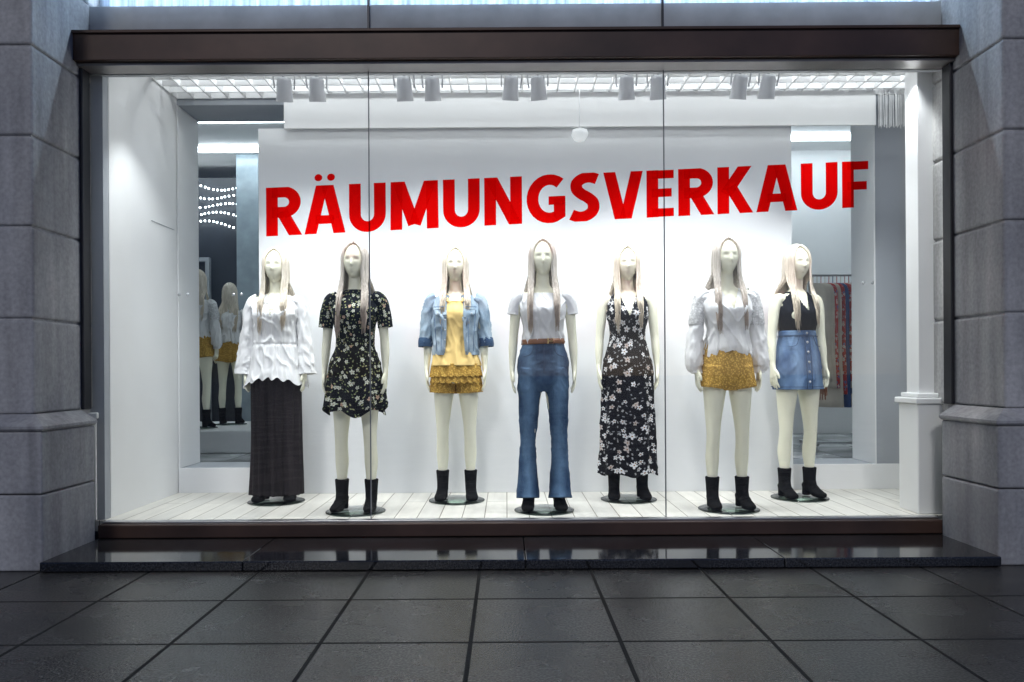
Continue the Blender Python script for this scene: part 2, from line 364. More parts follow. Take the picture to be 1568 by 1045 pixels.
boxes('lintel_beam',[(XL,XR,4.86,5.05,3.018,3.196),(XL,XR,4.845,4.859,3.18,3.2)],M_beam,B,.004)
boxes('lintel_lip',[(XL+.003,XR-.003,4.90,5.04,3.0,3.016)],mat('lip_metal',(.30,.28,.27),.35,metal=.6),B,.002)
boxes('sill',[(XL+.1,XR-.075,4.93,5.06,.06,.143)],M_beam,B,.006)
boxes('sill_trim',[(XL+.1,XR-.075,4.985,5.05,.1445,.153)],M_steel,B,.001)
boxes('jamb_moulding',[(XL+.001,XL+.022,4.93,5.02,.866,2.999),(XR-.022,XR-.001,4.93,5.02,.866,2.999)],M_frame,B,.004)
GY=5.03; s1,s2=-.865,1.012
def pane(name,lst,y):
    vs=[];fs=[]
    for (a,b,z0,z1) in lst:
        k=len(vs); vs+=[(a,y,z0),(b,y,z0),(b,y,z1),(a,y,z1)]; fs.append((k,k+1,k+2,k+3))
    mk(name,vs,fs,M_glass,B,smooth=False)
pane('window_glass',[(XL+.02,s1-.004,.155,3.0),(s1+.004,s2-.004,.155,3.0),(s2+.004,XR-.02,.155,3.0)],GY)
boxes('glass_seam',[(s1-.0035,s1+.0035,GY-.004,GY+.006,.155,3.0),(s2-.0035,s2+.0035,GY-.004,GY+.006,.155,3.0)],mat('silicone',(.16,.17,.18),.3),B,0)
pane('upper_glass',[(XL,s1-.006,3.2,5.5),(s1+.006,s2-.006,3.2,5.5),(s2+.006,XR,3.2,5.5)],GY+.02)
boxes('upper_mullion',[(s1-.0055,s1+.0055,GY,GY+.05,3.2,5.5),(s2-.0055,s2+.0055,GY,GY+.05,3.2,5.5)],M_frame,B,0)
vs=[];fs=[];n=1100
for i in range(n+1):
    x=XL+(XR-XL)*i/n; y=5.17+.028*math.sin(x*34+2*math.sin(x*3.1))+.02*N3(x*9,0,0)
    vs+=[(x,y,3.21),(x,y,5.5)]
    if i: fs.append((2*i-2,2*i,2*i+1,2*i-1))
mk('upper_curtain',vs,fs,mat('sheer_curtain',(.52,.60,.72),.8,var=.4,vscale=9,stretch=(5,1,.02)),B)
boxes('upper_room_shell',[(-3.0,3.2,5.35,5.45,3.5,5.5)],M_grey,B,0)
# display box
boxes('display_floor',[(XL-.15,3.35,5.06,6.2,.08,FZ)],M_plank,B,0)
boxes('display_side_wall_left',[(-2.9,-2.575,5.14,6.62,FZ,3.4)],M_white,B,.003)
boxes('inner_pier_left',[(-2.95,-2.578,5.07,5.138,FZ,3.4)],M_grey,B,.003)  # pier gets no light; its shade is put into the grey colour
boxes('inner_pier_base_left',[(-2.75,-2.625,5.05,5.068,FZ,.80),(-2.75,-2.612,5.045,5.068,.802,.84)],M_white,B,.006)
boxes('inner_pier_right',[(2.70,3.4,5.17,5.33,FZ,3.4)],M_white,B,.004)
boxes('inner_pier_base_right',[(2.655,3.4,5.10,5.35,FZ,.86),(2.635,3.4,5.08,5.37,.862,.90),(2.668,3.4,5.12,5.35,.902,.93)],M_white,B,.008)
boxes('display_side_wall_right',[(3.32,3.4,5.35,6.62,FZ,3.4)],M_white,B,0)
boxes('back_wall',[(-2.572,3.32,6.2,6.62,FZ,.342),(2.90,3.32,6.2,6.62,.344,3.4),(-2.572,2.898,6.2,6.62,3.19,3.4)],M_grey,B,.003)  # shadowed wall: the shade is painted in as grey
boxes('back_wall_low_panel',[(-2.57,3.31,6.185,6.198,FZ,.346)],M_white,B,.002)
boxes('reveal_panels',[(-2.572,-2.56,6.19,6.60,.344,3.188),(2.888,2.899,6.19,6.60,.344,3.188)],M_white,B,.002)
boxes('display_board',[(-1.91,2.22,6.12,6.17,FZ,2.98)],M_board,B,.003)
boxes('wall_panel_left',[(-2.574,-2.570,5.75,6.14,2.2,2.203)],M_grey,B,0)
L_=[];x=-2.57
while x<3.31:
    L_.append((x,x+.010,5.07,6.2,CE,CE+.045)); x+=.135
y=5.10
while y<6.19:
    L_.append((-2.57,3.31,y,y+.010,CE+.001,CE+.044)); y+=.135
boxes('eggcrate_ceiling',L_,M_eg,B,0)
boxes('ceiling_plenum',[(-2.95,3.4,5.06,5.095,3.0,3.42),(-2.95,3.4,5.21,6.62,3.42,3.5),(-2.95,3.4,5.06,5.208,3.42,3.44)],M_dgrey,B,0)
boxes('header_panel',[(-1.70,2.86,6.085,6.10,2.968,CE-.001)],M_white,B,.002)
vs=[];fs=[];x=2.87
while x<3.30:
    yb=6.075+random.uniform(-.012,.012); zl=2.955+random.uniform(-.02,.012); w=.0065; k=len(vs); dx=random.uniform(-.003,.003)
    vs+=[(x,yb,CE),(x+w,yb+.002,CE),(x+w+dx,yb,zl),(x+dx,yb-.002,zl)]; fs.append((k,k+1,k+2,k+3)); x+=.0075
mk('fringe_valance',vs,fs,mat('fringe_white',(.75,.75,.75),.7,var=.08,vscale=20),B,smooth=False)
bt=[]
for (x,y,z) in ((-2.48,6.16,1.70),(-2.545,6.16,1.70),(-2.12,6.16,1.70),(-2.06,6.16,1.70),(2.79,6.16,1.76),(2.86,6.16,1.76)):
    bt.append(ellip((x,y,z),(.013,.006,.013),12,8))
V,F,U=join(bt); mk('glass_fixings',V,F,M_steel,B)
# store room
boxes('store_floor',[(-7,7.5,6.62,14,.05,FZ-.002)],M_tile,B,0)
boxes('store_ceiling',[(-7,7.5,6.62,14,4.3,4.4)],M_white,B,0)
boxes('store_walls',[(-7.1,-7,6.62,14,0,4.4),(7.5,7.6,6.62,14,0,4.4),(-4.0,7.5,13.9,14,.15,4.3),(-7,-2.9,6.5,6.62,0,4.4),(3.4,7.5,6.5,6.62,0,4.4),(-2.9,3.4,6.5,6.62,3.402,4.4)],M_white,B,0)
boxes('store_dark_partition',[(-7,-4.02,12.2,12.3,.15,4.1)],M_dark,B,0)
boxes('store_mirror_column',[(-3.95,-3.62,11.6,11.9,.15,4.3)],mat('blue_grey_panel',(.30,.36,.40),.25),B,.01)
boxes('door_frame',[(-4.6,-4.54,12.1,12.19,.15,2.8),(-5.4,-5.34,12.1,12.19,.15,2.8),(-5.4,-4.54,12.1,12.19,2.8,2.86)],M_grey,B,.003)
boxes('store_partition_right',[(2.6,7.0,11.6,11.7,.15,4.3)],M_white,B,0)
dots=[]
for r_ in range(5):
    for k in range(22):
        xx=-5.2+k*.062+random.uniform(-.01,.01); zz=3.95-r_*.145-.1*((k-8)/22)+.05*math.sin(k*.35+r_)
        dots.append(ellip((xx,12.05,zz),(.015,.015,.015),8,6))
V,F,U=join(dots); mk('string_lights',V,F,emis('bulb_glow',(.85,.95,1),10))
mt_=emis('tube_glow',(.80,.93,1),14); mt_.cycles.emission_sampling='AUTO'
for (a,b,c,d) in ((-5.5,-2.6,9.9,9.97),(-5.5,-2.6,11.2,11.3),(2.4,5.6,9.3,9.37),(2.4,5.6,10.8,10.9),(-1,1,9,9.2)):
    boxes('store_ceiling_light',[(a,b,c,d,4.24,4.29)],mt_,None,.005)
boxes('store_podium',[(-4.3,-2.9,9.2,10.9,.149,.42)],M_white,None,.02)
sl_=[];xs=[XL+.092,-1.45,.10,1.52,XR-.092]
for i in range(4): sl_.append((xs[i]+.0015,xs[i+1]-.0015,4.325,4.99,.003,.057))
boxes('granite_step',sl_,M_step,None,.006,3)

# ------------------------------------------------------------------ mannequin meshes
def headfn(v):
    x,y,z=v; dz=(z-1.69)/.118
    if dz<0:
        k=1-.30*(-dz)**1.6; x*=k
        y=-.01+(y+.01)*(1-.22*(-dz)**1.5)-.012*(-dz)
    if y<0:
        w=min(1,-y/.04)
        g=lambda a,s: math.exp(-(a/s)**2)
        d=.018*g(x,.010)*(g(z-1.662,.013)+.55*g(z-1.682,.018))
        d-=.009*g(abs(x)-.030,.014)*g(z-1.698,.011)
        d+=.002*g(z-1.72,.01)*g(abs(x)-.028,.02)
        d+=.008*g(x,.019)*(g(z-1.635,.005)+g(z-1.621,.005))
        d+=.006*g(x,.02)*g(z-1.592,.012)
        y-=d*w
    return Vector((x,y,z))
head=ellip((0,-.012,1.69),(.074,.092,.118),72,60,headfn)
def body_parts(lsp=.1):
    P=[head]
    P.append(sweep([(0,.0,.845,.10,.085),(0,.0,.90,.155,.108),(0,.005,.97,.166,.115),(0,.005,1.05,.150,.103),(0,0,1.15,.115,.083),(0,0,1.24,.123,.088),(0,-.012,1.33,.138,.105),(0,0,1.40,.148,.088),(0,.005,1.445,.142,.068),(0,.01,1.475,.09,.055),(0,.012,1.505,.052,.05),(0,.008,1.56,.045,.048),(0,.0,1.63,.045,.048)],40,4))
    for s in (-1,1):
        P.append(ellip((s*.06,-.085,1.325),(.055,.045,.055)))
        P.append(ellip((s*.072,0,1.675),(.012,.02,.032)))
        P.append(sweep([(s*.075,0,.96,.08,.10),(s*.083,0,.86,.082,.09),(s*.09,-.004,.74,.068,.08),(s*.096,-.004,.60,.052,.062),(s*(lsp-.002),-.008,.50,.044,.052),(s*lsp,.004,.41,.043,.052),(s*lsp,.016,.33,.044,.053),(s*lsp,.012,.22,.033,.038),(s*lsp,.01,.13,.028,.033),(s*lsp,0,.06,.03,.05)],28,4))
        P.append(sweep([(s*.12,.004,1.435,.04,.045),(s*.155,.004,1.425,.044,.044),(s*.177,.004,1.37,.038,.042),(s*.188,.006,1.27,.034,.038),(s*.197,.008,1.17,.030,.033),(s*.203,-.002,1.08,.029,.031),(s*.207,-.015,.98,.020,.024),(s*.208,-.02,.95,.018,.023)],24,4))
        hx=s*.208
        P.append(sweep([(hx,-.02,.965,.018,.022),(hx,-.022,.935,.016,.030),(hx,-.025,.90,.014,.038),(hx-s*.002,-.026,.872,.012,.039)],20,3))
        for (oy,ln,sp) in ((-.034,.070,-.010),(-.012,.080,-.003),(.011,.075,.004),(.032,.058,.010)):
            y0=-.026+oy
            P.append(sweep([(hx,y0*.95,.89,.009,.009),(hx-s*.001,y0,.868,.0088,.0088),(hx-s*.004,y0+sp*.5,.868-ln*.45,.0082,.0082),(hx-s*.014,y0+sp,.868-ln*.8,.0075,.0075),(hx-s*.022,y0+sp,.868-ln,.0055,.0055)],12,3))
        P.append(sweep([(hx,-.04,.93,.011,.012),(hx-s*.004,-.062,.912,.0105,.0105),(hx-s*.008,-.078,.888,.0095,.0095),(hx-s*.012,-.084,.864,.007,.007)],12,3))
    return P
ME_body=remesh('mannequin_body',body_parts(),.0042,M_body,2,.35)
def boot():
    P=[]
    P.append(sweep([(0,.012,.215,.048,.054),(0,.012,.17,.044,.050),(0,.012,.12,.041,.049),(0,.006,.09,.040,.054),(0,.0,.065,.037,.057)],28,4))
    P.append(sweep([(0,.06,.085,.032,.028),(0,.03,.078,.038,.036),(0,-.01,.072,.040,.038),(0,-.05,.052,.041,.030),(0,-.09,.035,.045,.022),(0,-.125,.029,.038,.017),(0,-.148,.025,.018,.010)],28,4))
    P.append(sweep([(0,.042,.08,.034,.030),(0,.046,.04,.031,.028),(0,.048,.009,.031,.029)],20,3))
    P.append(sweep([(0,-.03,.03,.033,.012),(0,-.08,.017,.042,.009),(0,-.13,.016,.034,.008)],20,3))
    return P
ME_boot=remesh('ankle_boot',boot(),.0045,M_suede,3)
v,f,u=sweep([(0,0,.0,.19,.19),(0,0,.003,.20,.20),(0,0,.008,.20,.20),(0,0,.0095,.196,.196)],64,1)
me=mk('glass_base',v,f,M_gbase); ME_base=me.data; bpy.data.objects.remove(me)

def hair_mesh(seed,mt,length=1.29,width=1.0,thr=1.5):
    rnd=random.Random(seed); Rx,Ry,Rz=.087,.104,.124; cy,cz=.002,1.70
    parts=[]
    def strand(phi,s,r,zend,rad):
        pts=[]
        a=math.sin(phi); c=math.cos(phi)
        for k in range(9):
            t=.02+(pi/2-.02)*k/8
            x=Rx*r*a*math.sin(t); y=-Ry*r*c*(.62+.38*math.sin(t))
            q=1-(x/(Rx*r))**2-(y/(Ry*r))**2
            z=cz+Rz*r*math.sqrt(max(0,q))
            pts.append((s*x,cy+y,z))
        x=Rx*r*a; y=-Ry*r*c
        if phi<thr:
            k=(phi-.75)/(thr-.75)
            xs_=[x*1.0,x*1.0,(.060+.032*k)*width,(.062+.036*k)*width,(.066+.026*k)*width]
            ys_=[y*.95,y*.8-.015,-.075-.012*(1-k),-.112-.015*(1-k),-.142-.008*(1-k)]
        else:
            xs_=[x*1.0,x*1.0,x*1.15+.01,x*1.2+.01,x*1.1]
            ys_=[y,y*.95,.085,.095,.09]
        zs_=[1.64,1.58,1.49,1.42,zend]
        zs_[3]=(1.49+zend)/2+.01
        ph=rnd.uniform(0,6.28)
        for i in range(5):
            wv=.004*math.sin(ph+i*1.3)
            pts.append((s*(xs_[i]+wv),cy+ys_[i]+wv,zs_[i]))
        rings=[(p[0],p[1],p[2],rad*(1 if i<len(pts)-2 else (.8 if i<len(pts)-1 else .2)),rad*.55*(1 if i<len(pts)-1 else .4)) for i,p in enumerate(pts)]
        return sweep(rings,6,2,None,True)
    for s in (-1,1):
        for k in range(120):
            phi=.82+(pi-.82)*(k/119)**1.05+rnd.uniform(-.03,.03)
            r=rnd.uniform(.97,1.05)
            ze=length+rnd.uniform(-.06,.10)-(0.03 if s<0 else 0)
            parts.append(strand(max(.80,phi),s,r,ze,rnd.uniform(.004,.008)))
        for k in range(30):
            phi=rnd.uniform(.82,1.4); parts.append(strand(phi,s,rnd.uniform(.98,1.06),length+rnd.uniform(-.06,.12),rnd.uniform(.003,.006)))
    cv,cf,cu=ellip((0,.008,1.70),(.080,.098,.120),40,28)
    cf=[f for f in cf if not ((sum((cv[i].y for i in f))/4<-.035) and (sum((cv[i].z for i in f))/4<1.775) ) and sum((cv[i].z for i in f))/4>1.62]
    parts.append((cv,cf,cu))
    V,F,U=join(parts)
    o=mk('hair',V,F,mt); me=o.data; bpy.data.objects.remove(o); return me
ME_hair=[hair_mesh(1,M_hair[0],1.27),hair_mesh(2,M_hair[1],1.25,1.08),hair_mesh(3,M_hair[0],1.31,1.1)]

def garment(name,parts,mt,P,thick=.003):
    V,F,U=join(parts); o=mk(name,V,F,mt,P,uvs=U)
    if thick:
        m=o.modifiers.new('thick','SOLIDIFY'); m.thickness=thick; m.offset=1
    return o
def wr(seed,amp=.004,fx=3,fz=9):
    def f(th,z,t):
        a=N3(math.cos(th)*fx+seed,math.sin(th)*fx,z*fz)*amp + N3(math.cos(th)*fx*2.5,math.sin(th)*fx*2.5+seed,z*fz*1.4+th)*amp*.6
        r=N3(math.cos(th)*2.2+seed*3,math.sin(th)*2.2+z*4,z*7-seed); a+=amp*1.1*(1-min(1,abs(r)*6))
        return (a,0)
    return f
def sleeve(s,rings,seed=0,amp=.004,cap=False):
    def d(th,t,c):
        r=N3(math.cos(th+c.z*6*s)*1.7+seed,math.sin(th+c.z*6*s)*1.7,c.z*9+s*4)
        return N3(math.cos(th)*2+seed,math.sin(th)*2+s*5,c.z*12)*amp*.9+amp*.9*(1-min(1,abs(r)*5))
    return sweep([(s*r[0],r[1],r[2],r[3],r[4]) for r in rings],44,8,d,cap,R=.06)
def top_rings(ease=0,zneck=1.475,nr=.085,waist=.0):
    e=ease
    return [(zneck+.012,0,.008,nr,.066),(1.466,0,.006,.118+e*.5,.074+e*.3),(1.445,0,.004,.150+e*.6,.083+e*.4),(1.40,0,-.002,.158+e,.105+e),(1.34,0,-.02,.150+e,.128+e),(1.27,0,-.014,.136+e,.115+e),(1.20,0,-.004,.126+e+waist,.098+e+waist)]

def base_mannequin(x,y,rot=0,hair=0,scale=1.0,z=FZ,base=True,name='mannequin'):
    P=empty(name,(x,y,z),rot,None,scale)
    inst('body',ME_body,P)
    inst('hair',ME_hair[hair],P)
    for s in (-1,1): inst('ankle_boot',ME_boot,P,(s*.102,0,.004),(0,0,s*.10))
    if base: inst('glass_base',ME_base,P,(0,-.02,.0005))
    return P
FY=5.33; BY=5.76
def frontcut(vfun):
    return lambda c: c.y<0 and abs(c.x)<vfun(c.z)

def outfit_tunic_skirt(P):
    R=top_rings(.012,1.475,.075,.012)+[(1.15,0,0,.155,.126),(1.10,0,0,.164,.134),(1.0,0,0,.185,.150),(.93,0,0,.208,.168),(.885,0,0,.222,.178)]
    def d(th,z,t):
        a,_=wr(1,.010,3,5)(th,z,t)
        k=max(0,min(1,(1.14-z)/.25))
        a+=k*.012*math.sin(th*15+2*math.sin(th*3))+.004*math.sin(th*23+z*6)*(1 if z<1.38 else 0)
        a-=.007*math.exp(-((z-1.13)/.01)**2)
        dz=-k*(.060*abs(math.sin(th))**2+.012*math.sin(th*15+2*math.sin(th*3)))
        return (a,dz)
    vf=lambda z: .004+max(0,(z-1.33))*.28 if z>1.33 else 0
    garment('blouse',[loft(R,180,10,d,frontcut(vf)),
        *[sleeve(s,[(.125,.004,1.445,.042,.052),(.162,.004,1.425,.048,.055),(.187,.004,1.34,.044,.052),(.200,.004,1.20,.046,.053),(.211,-.002,1.08,.053,.057),(.217,-.012,1.0,.060,.062),(.219,-.015,.955,.062,.064),(.222,-.018,.915,.066,.070)],3,.010) for s in (-1,1)]],M_blouse,P)
    lac=[]
    for k in range(4):
        z=1.35+k*.028; w=.012+k*.008; lac.append(sweep([(-w,-.145+k*.01,z,.002,.002),(w,-.145+k*.01,z+.018,.002,.002)],6,1)); lac.append(sweep([(w,-.146+k*.01,z,.002,.002),(-w,-.146+k*.01,z+.018,.002,.002)],6,1))
    garment('blouse_lacing',lac,M_blouse,P,0)
    def ds(th,z,t):
        k=min(1,(1.05-z)/.5)
        return (k*(.008*math.sin(th*17+2.5*math.sin(th*2+z*2))+.005*math.sin(th*29+3*math.sin(th*3)))+.012*N3(th*2,z*1.2,4),0)
    garment('maxi_skirt',[loft([(1.13,0,0,.125,.095),(1.04,0,0,.160,.118),(.95,0,0,.178,.13),(.80,0,0,.176,.13),(.5,0,0,.172,.13),(.25,0,0,.176,.135),(.055,0,0,.184,.14)],190,10,ds)],M_skirt,P)
def outfit_floral_dress(P):
    R=[(1.50,0,.010,.062,.060),(1.485,0,.008,.085,.066)]+top_rings(.004)[1:]+[(1.12,0,0,.128,.100),(1.06,0,0,.148,.12),(.98,0,0,.172,.14),(.88,0,0,.186,.155),(.76,0,0,.196,.17),(.68,0,0,.203,.178)]
    def d(th,z,t):
        a,_=wr(7,.005,3,7)(th,z,t); k=max(0,min(1,(1.10-z)/.4))
        a+=k*.018*math.sin(th*9+1.2*math.sin(th*2+1)+z*2)
        return (a,-k*.025*math.sin(th*3+1)-.014*k*math.sin(th*7))
    garment('floral_dress',[loft(R,170,10,d),*[sleeve(s,[(.12,.004,1.45,.043,.05),(.158,.004,1.43,.052,.055),(.184,.004,1.38,.049,.054),(.198,.006,1.30,.048,.053),(.205,.006,1.245,.049,.053)],5,.004) for s in (-1,1)]],M_flor,P)
def outfit_jacket(P):
    R=[(1.43,0,-.01,.11,.10),(1.40,0,-.006,.125,.115),(1.34,0,-.02,.135,.128),(1.25,0,-.014,.135,.122),(1.15,0,-.01,.140,.12),(1.05,0,-.01,.158,.132),(.97,0,-.01,.178,.142)]
    garment('yellow_top',[loft(R,120,8,lambda th,z,t:(wr(2,.006,3,6)(th,z,t)[0]+.006*t*math.sin(th*12),0)),
        *[sweep([(s*.05,-.11,1.42,.007,.003),(s*.058,-.07,1.46,.007,.003),(s*.06,0,1.49,.007,.003),(s*.055,.05,1.46,.007,.003)],8,4) for s in (-1,1)]],M_yel,P)
    def tier(z0,z1,r0,r1,ph):
        return loft([(z0,0,-.008,r0,r0*.78),((z0+z1)/2,0,-.008,(r0+r1)/2,(r0+r1)/2*.79),(z1,0,-.008,r1,r1*.8)],160,8,lambda th,z,t:(t*.005*math.sin(th*22+ph)+.004*N3(th*4,z*8,ph),-t*.012*abs(math.sin(th*11+ph))))
    garment('lace_tiers',[tier(.985,.90,.176,.188,0),tier(.95,.855,.170,.185,1)],M_must,P)
    sh=[sweep([(s*.08,0,.92,.092,.112),(s*.088,0,.84,.096,.112),(s*.092,0,.775,.098,.112)],40,5,lambda th,t,c:.004*math.sin(th*9),False) for s in (-1,1)]
    garment('lace_shorts',sh,M_must,P)
    R=[(1.495,0,.012,.07,.066),(1.47,0,.008,.12,.082),(1.45,0,.004,.158,.092),(1.40,0,-.004,.170,.122),(1.32,0,-.018,.166,.147),(1.22,0,-.012,.160,.14),(1.12,0,-.01,.162,.138),(1.075,0,-.01,.164,.140),(1.045,0,-.01,.161,.138)]
    vf=lambda z: .060+max(0,(z-1.32))*.15+max(0,1.2-z)*.12+.006*N3(z*9,1,1)
    garment('denim_jacket',[loft(R,150,9,wr(9,.010,3,8),frontcut(vf)),
        *[sleeve(s,[(.135,.004,1.45,.044,.05),(.169,.004,1.43,.050,.057),(.194,.004,1.36,.047,.055),(.206,.006,1.26,.045,.053),(.215,.004,1.17,.045,.052),(.218,.0,1.13,.047,.053)],6,.008) for s in (-1,1)]],M_djack,P,.005)
    garment('jacket_cuffs',[sleeve(s,[(.217,.004,1.165,.050,.056),(.219,.001,1.14,.052,.058),(.220,-.001,1.105,.050,.057)],2,.003) for s in (-1,1)],M_jeans,P,.005)
    pk=[]
    for s in (-1,1):
        pk.append(sweep([(s*.052,-.075,1.47,.016,.004),(s*.078,-.115,1.40,.022,.004),(s*.07,-.15,1.32,.014,.004)],10,5))
        pk.append(sweep([(s*.068,-.158,1.31,.010,.003),(s*.068,-.152,1.2,.010,.003),(s*.080,-.142,1.06,.010,.003)],10,5))
        pk.append(sweep([(s*.118,-.125,1.365,.028,.005),(s*.118,-.135,1.335,.030,.005),(s*.118,-.137,1.322,.015,.005)],10,4))
    garment('jacket_details',pk,M_djack,P,0)
    sm=[sweep([(s*.150,-.100,1.385,.0025,.003),(s*.12,-.133,1.383,.0025,.003),(s*.075,-.147,1.383,.0025,.003)],6,3) for s in (-1,1)]
    sm+=[sweep([(s*.118+.03*q,-.134,1.36,.0022,.003),(s*.115+.02*q,-.163,1.2,.0022,.003),(s*.112+.015*q,-.142,1.07,.0022,.003)],6,4) for s in (-1,1) for q in (-1,1)]
    garment('jacket_seams',sm,M_dskirt,P,0)
    garment('jacket_buttons',[ellip((s*.07,-.162+abs(1.3-z)*.06,z),(.006,.004,.006),10,8) for s in (-1,) for z in (1.29,1.22,1.15,1.09)]+[ellip((s*.118,-.143,1.335),(.006,.004,.006),10,8) for s in (-1,1)],M_steel,P,0)
PEL=[(0,0,.80,.085,.085),(0,0,.85,.145,.115),(0,0,.92,.168,.124),(0,.003,.99,.172,.125),(0,.002,1.06,.156,.115),(0,0,1.13,.135,.101)]
def outfit_jeans(P):
    R=[(1.455,0,.004,.136,.080),(1.448,0,.003,.150,.084)]+top_rings(.002)[3:]+[(1.14,0,0,.133,.10),(1.12,0,0,.137,.103)]
    def d(th,z,t):
        a,_=wr(4,.007,2.2,10)(th,z,t); k=max(0,1-abs(z-1.17)/.07); return (a+.005*k+.004*k*math.sin(th*14+z*50),0)
    garment('t_shirt',[loft(R,130,9,d),*[sleeve(s,[(.13,.004,1.435,.040,.048),(.158,.004,1.430,.047,.050),(.184,.004,1.385,.043,.048),(.193,.005,1.335,.042,.048),(.196,.005,1.315,.043,.049)],5,.002) for s in (-1,1)]],M_tee,P)
    pr=[sweep(PEL,60,5,lambda th,t,c:.005*(1-min(1,abs(N3(math.cos(th)*2,math.sin(th)*1.5+4,c.z*14))*5)))]
    for s in (-1,1):
        pr.append(sweep([(s*.078,0,.95,.085,.112),(s*.088,0,.85,.084,.104),(s*.096,-.003,.72,.071,.088),(s*.102,-.004,.58,.059,.070),(s*.105,-.004,.48,.052,.062),(s*.107,.002,.38,.054,.066),(s*.108,.0,.25,.064,.083),(s*.108,-.01,.12,.076,.108),(s*.108,-.015,.085,.079,.116)],40,6,
            lambda th,t,c:.006*N3(math.cos(th)*2,math.sin(th)*2+s*3,c.z*10)+.007*(1-min(1,abs(N3(math.cos(th)*1.5+s*2,math.sin(th)*1.5,c.z*13+th*.6))*5))*(1 if .35<c.z<.62 or c.z>.8 else .45)))
    me=remesh('jeans',pr,.005,M_jeans,1,.4); inst('jeans',me,P)
    sm=[sweep([(0,-.114,1.10,.0025,.003),(0,-.131,1.0,.0025,.003),(0,-.131,.92,.0025,.003)],6,4)]
    for s in (-1,1):
        sm.append(sweep([(s*.062,-.106,1.11,.0025,.003),(s*.085,-.112,1.05,.0025,.003),(s*.138,-.080,1.03,.0025,.003)],6,4))
    garment('jeans_seams',sm,M_seam,P,0)
    def bl(th,z,t): return (0,.004*math.sin(th))
    garment('belt',[loft([(1.150,0,0,.144,.110),(1.116,0,0,.147,.113)],90,3,bl)],M_belt,P,.005)
    garment('belt_buckle',[sweep([(.03,-.118,1.133,.0035,.003),(.06,-.113,1.133,.0035,.003)],8,2),sweep([(.028,-.118,1.115,.003,.003),(.028,-.119,1.153,.003,.003)],8,2),sweep([(.062,-.112,1.115,.003,.003),(.062,-.113,1.153,.003,.003)],8,2)],M_gold,P,0)
    garment('belt_end',[sweep([(.06,-.116,1.132,.016,.004),(.12,-.092,1.13,.014,.004),(.135,-.082,1.122,.012,.004)],10,4)],M_belt,P,0)
def outfit_maxi_floral(P):
    R=[(1.487,0,.008,.088,.064),(1.47,0,.007,.108,.072),(1.45,0,.004,.132,.082),(1.40,0,-.004,.150,.106),(1.33,0,-.022,.150,.132),(1.25,0,-.012,.132,.112),(1.18,0,-.002,.125,.098),(1.13,0,0,.130,.103),(1.05,0,0,.156,.123),(.95,0,0,.176,.138),(.75,0,0,.182,.146),(.5,0,0,.190,.155),(.3,0,0,.196,.165),(.19,0,0,.205,.170)]
    def d(th,z,t):
        a,_=wr(3,.005,3,7)(th,z,t); k=max(0,min(1,(1.1-z)/.6))
        return (a+k*.013*math.sin(th*11+1.5*math.sin(th*2+z)),-k*.014*math.sin(th*5+1))
    vf=lambda z: max(0,(z-1.31))*.38
    def cut(c): return (c.y<0 and abs(c.x)<vf(c.z)) or (c.z>1.36 and abs(c.x)>.142+ (1.46-c.z)*.05)
    garment('floral_maxi_dress',[loft(R,170,11,d,cut)],M_flor2,P)
def outfit_blouse_shorts(P):
    R=top_rings(.010,1.47,.085)+[(1.14,0,0,.146,.120),(1.10,0,0,.156,.128),(1.065,0,0,.148,.120)]
    def d(th,z,t):
        a,_=wr(8,.011,2.5,7)(th,z,t); k=max(0,min(1,(1.2-z)/.12))
        return (a+.006*math.sin(th*8+z*14)*k,-.05*k*abs(math.sin(th)))
    vf=lambda z: max(0,(z-1.33))*.42
    garment('blouse',[loft(R,150,9,d,frontcut(vf)),*[sleeve(s,[(.13,.004,1.445,.043,.050),(.163,.004,1.425,.049,.054),(.190,.004,1.35,.045,.052),(.205,.006,1.22,.044,.052),(.216,.004,1.10,.050,.058),(.222,-.006,1.0,.056,.062),(.220,-.014,.955,.048,.052),(.213,-.018,.935,.030,.032),(.213,-.02,.915,.032,.034)],4,.010) for s in (-1,1)]],M_blouse,P)
    garment('sleeve_lace',[sleeve(s,[(.166,.004,1.42,.054,.058),(.186,.004,1.36,.052,.058),(.202,.004,1.28,.050,.058),(.206,.006,1.24,.050,.057)],4,.004) for s in (-1,1)],M_wlace,P,.002)
    pr=[sweep(PEL,60,5,lambda th,t,c:.003*math.sin(th*14))]
    for s in (-1,1):
        pr.append(sweep([(s*.080,0,.96,.088,.118),(s*.088,0,.88,.094,.120),(s*.094,0,.83,.099,.122),(s*.096,0,.815,.100,.122)],50,6,lambda th,t,c:.004*math.sin(th*9)))
    inst('lace_shorts',remesh('lace_shorts',pr,.006,M_must,1),P)
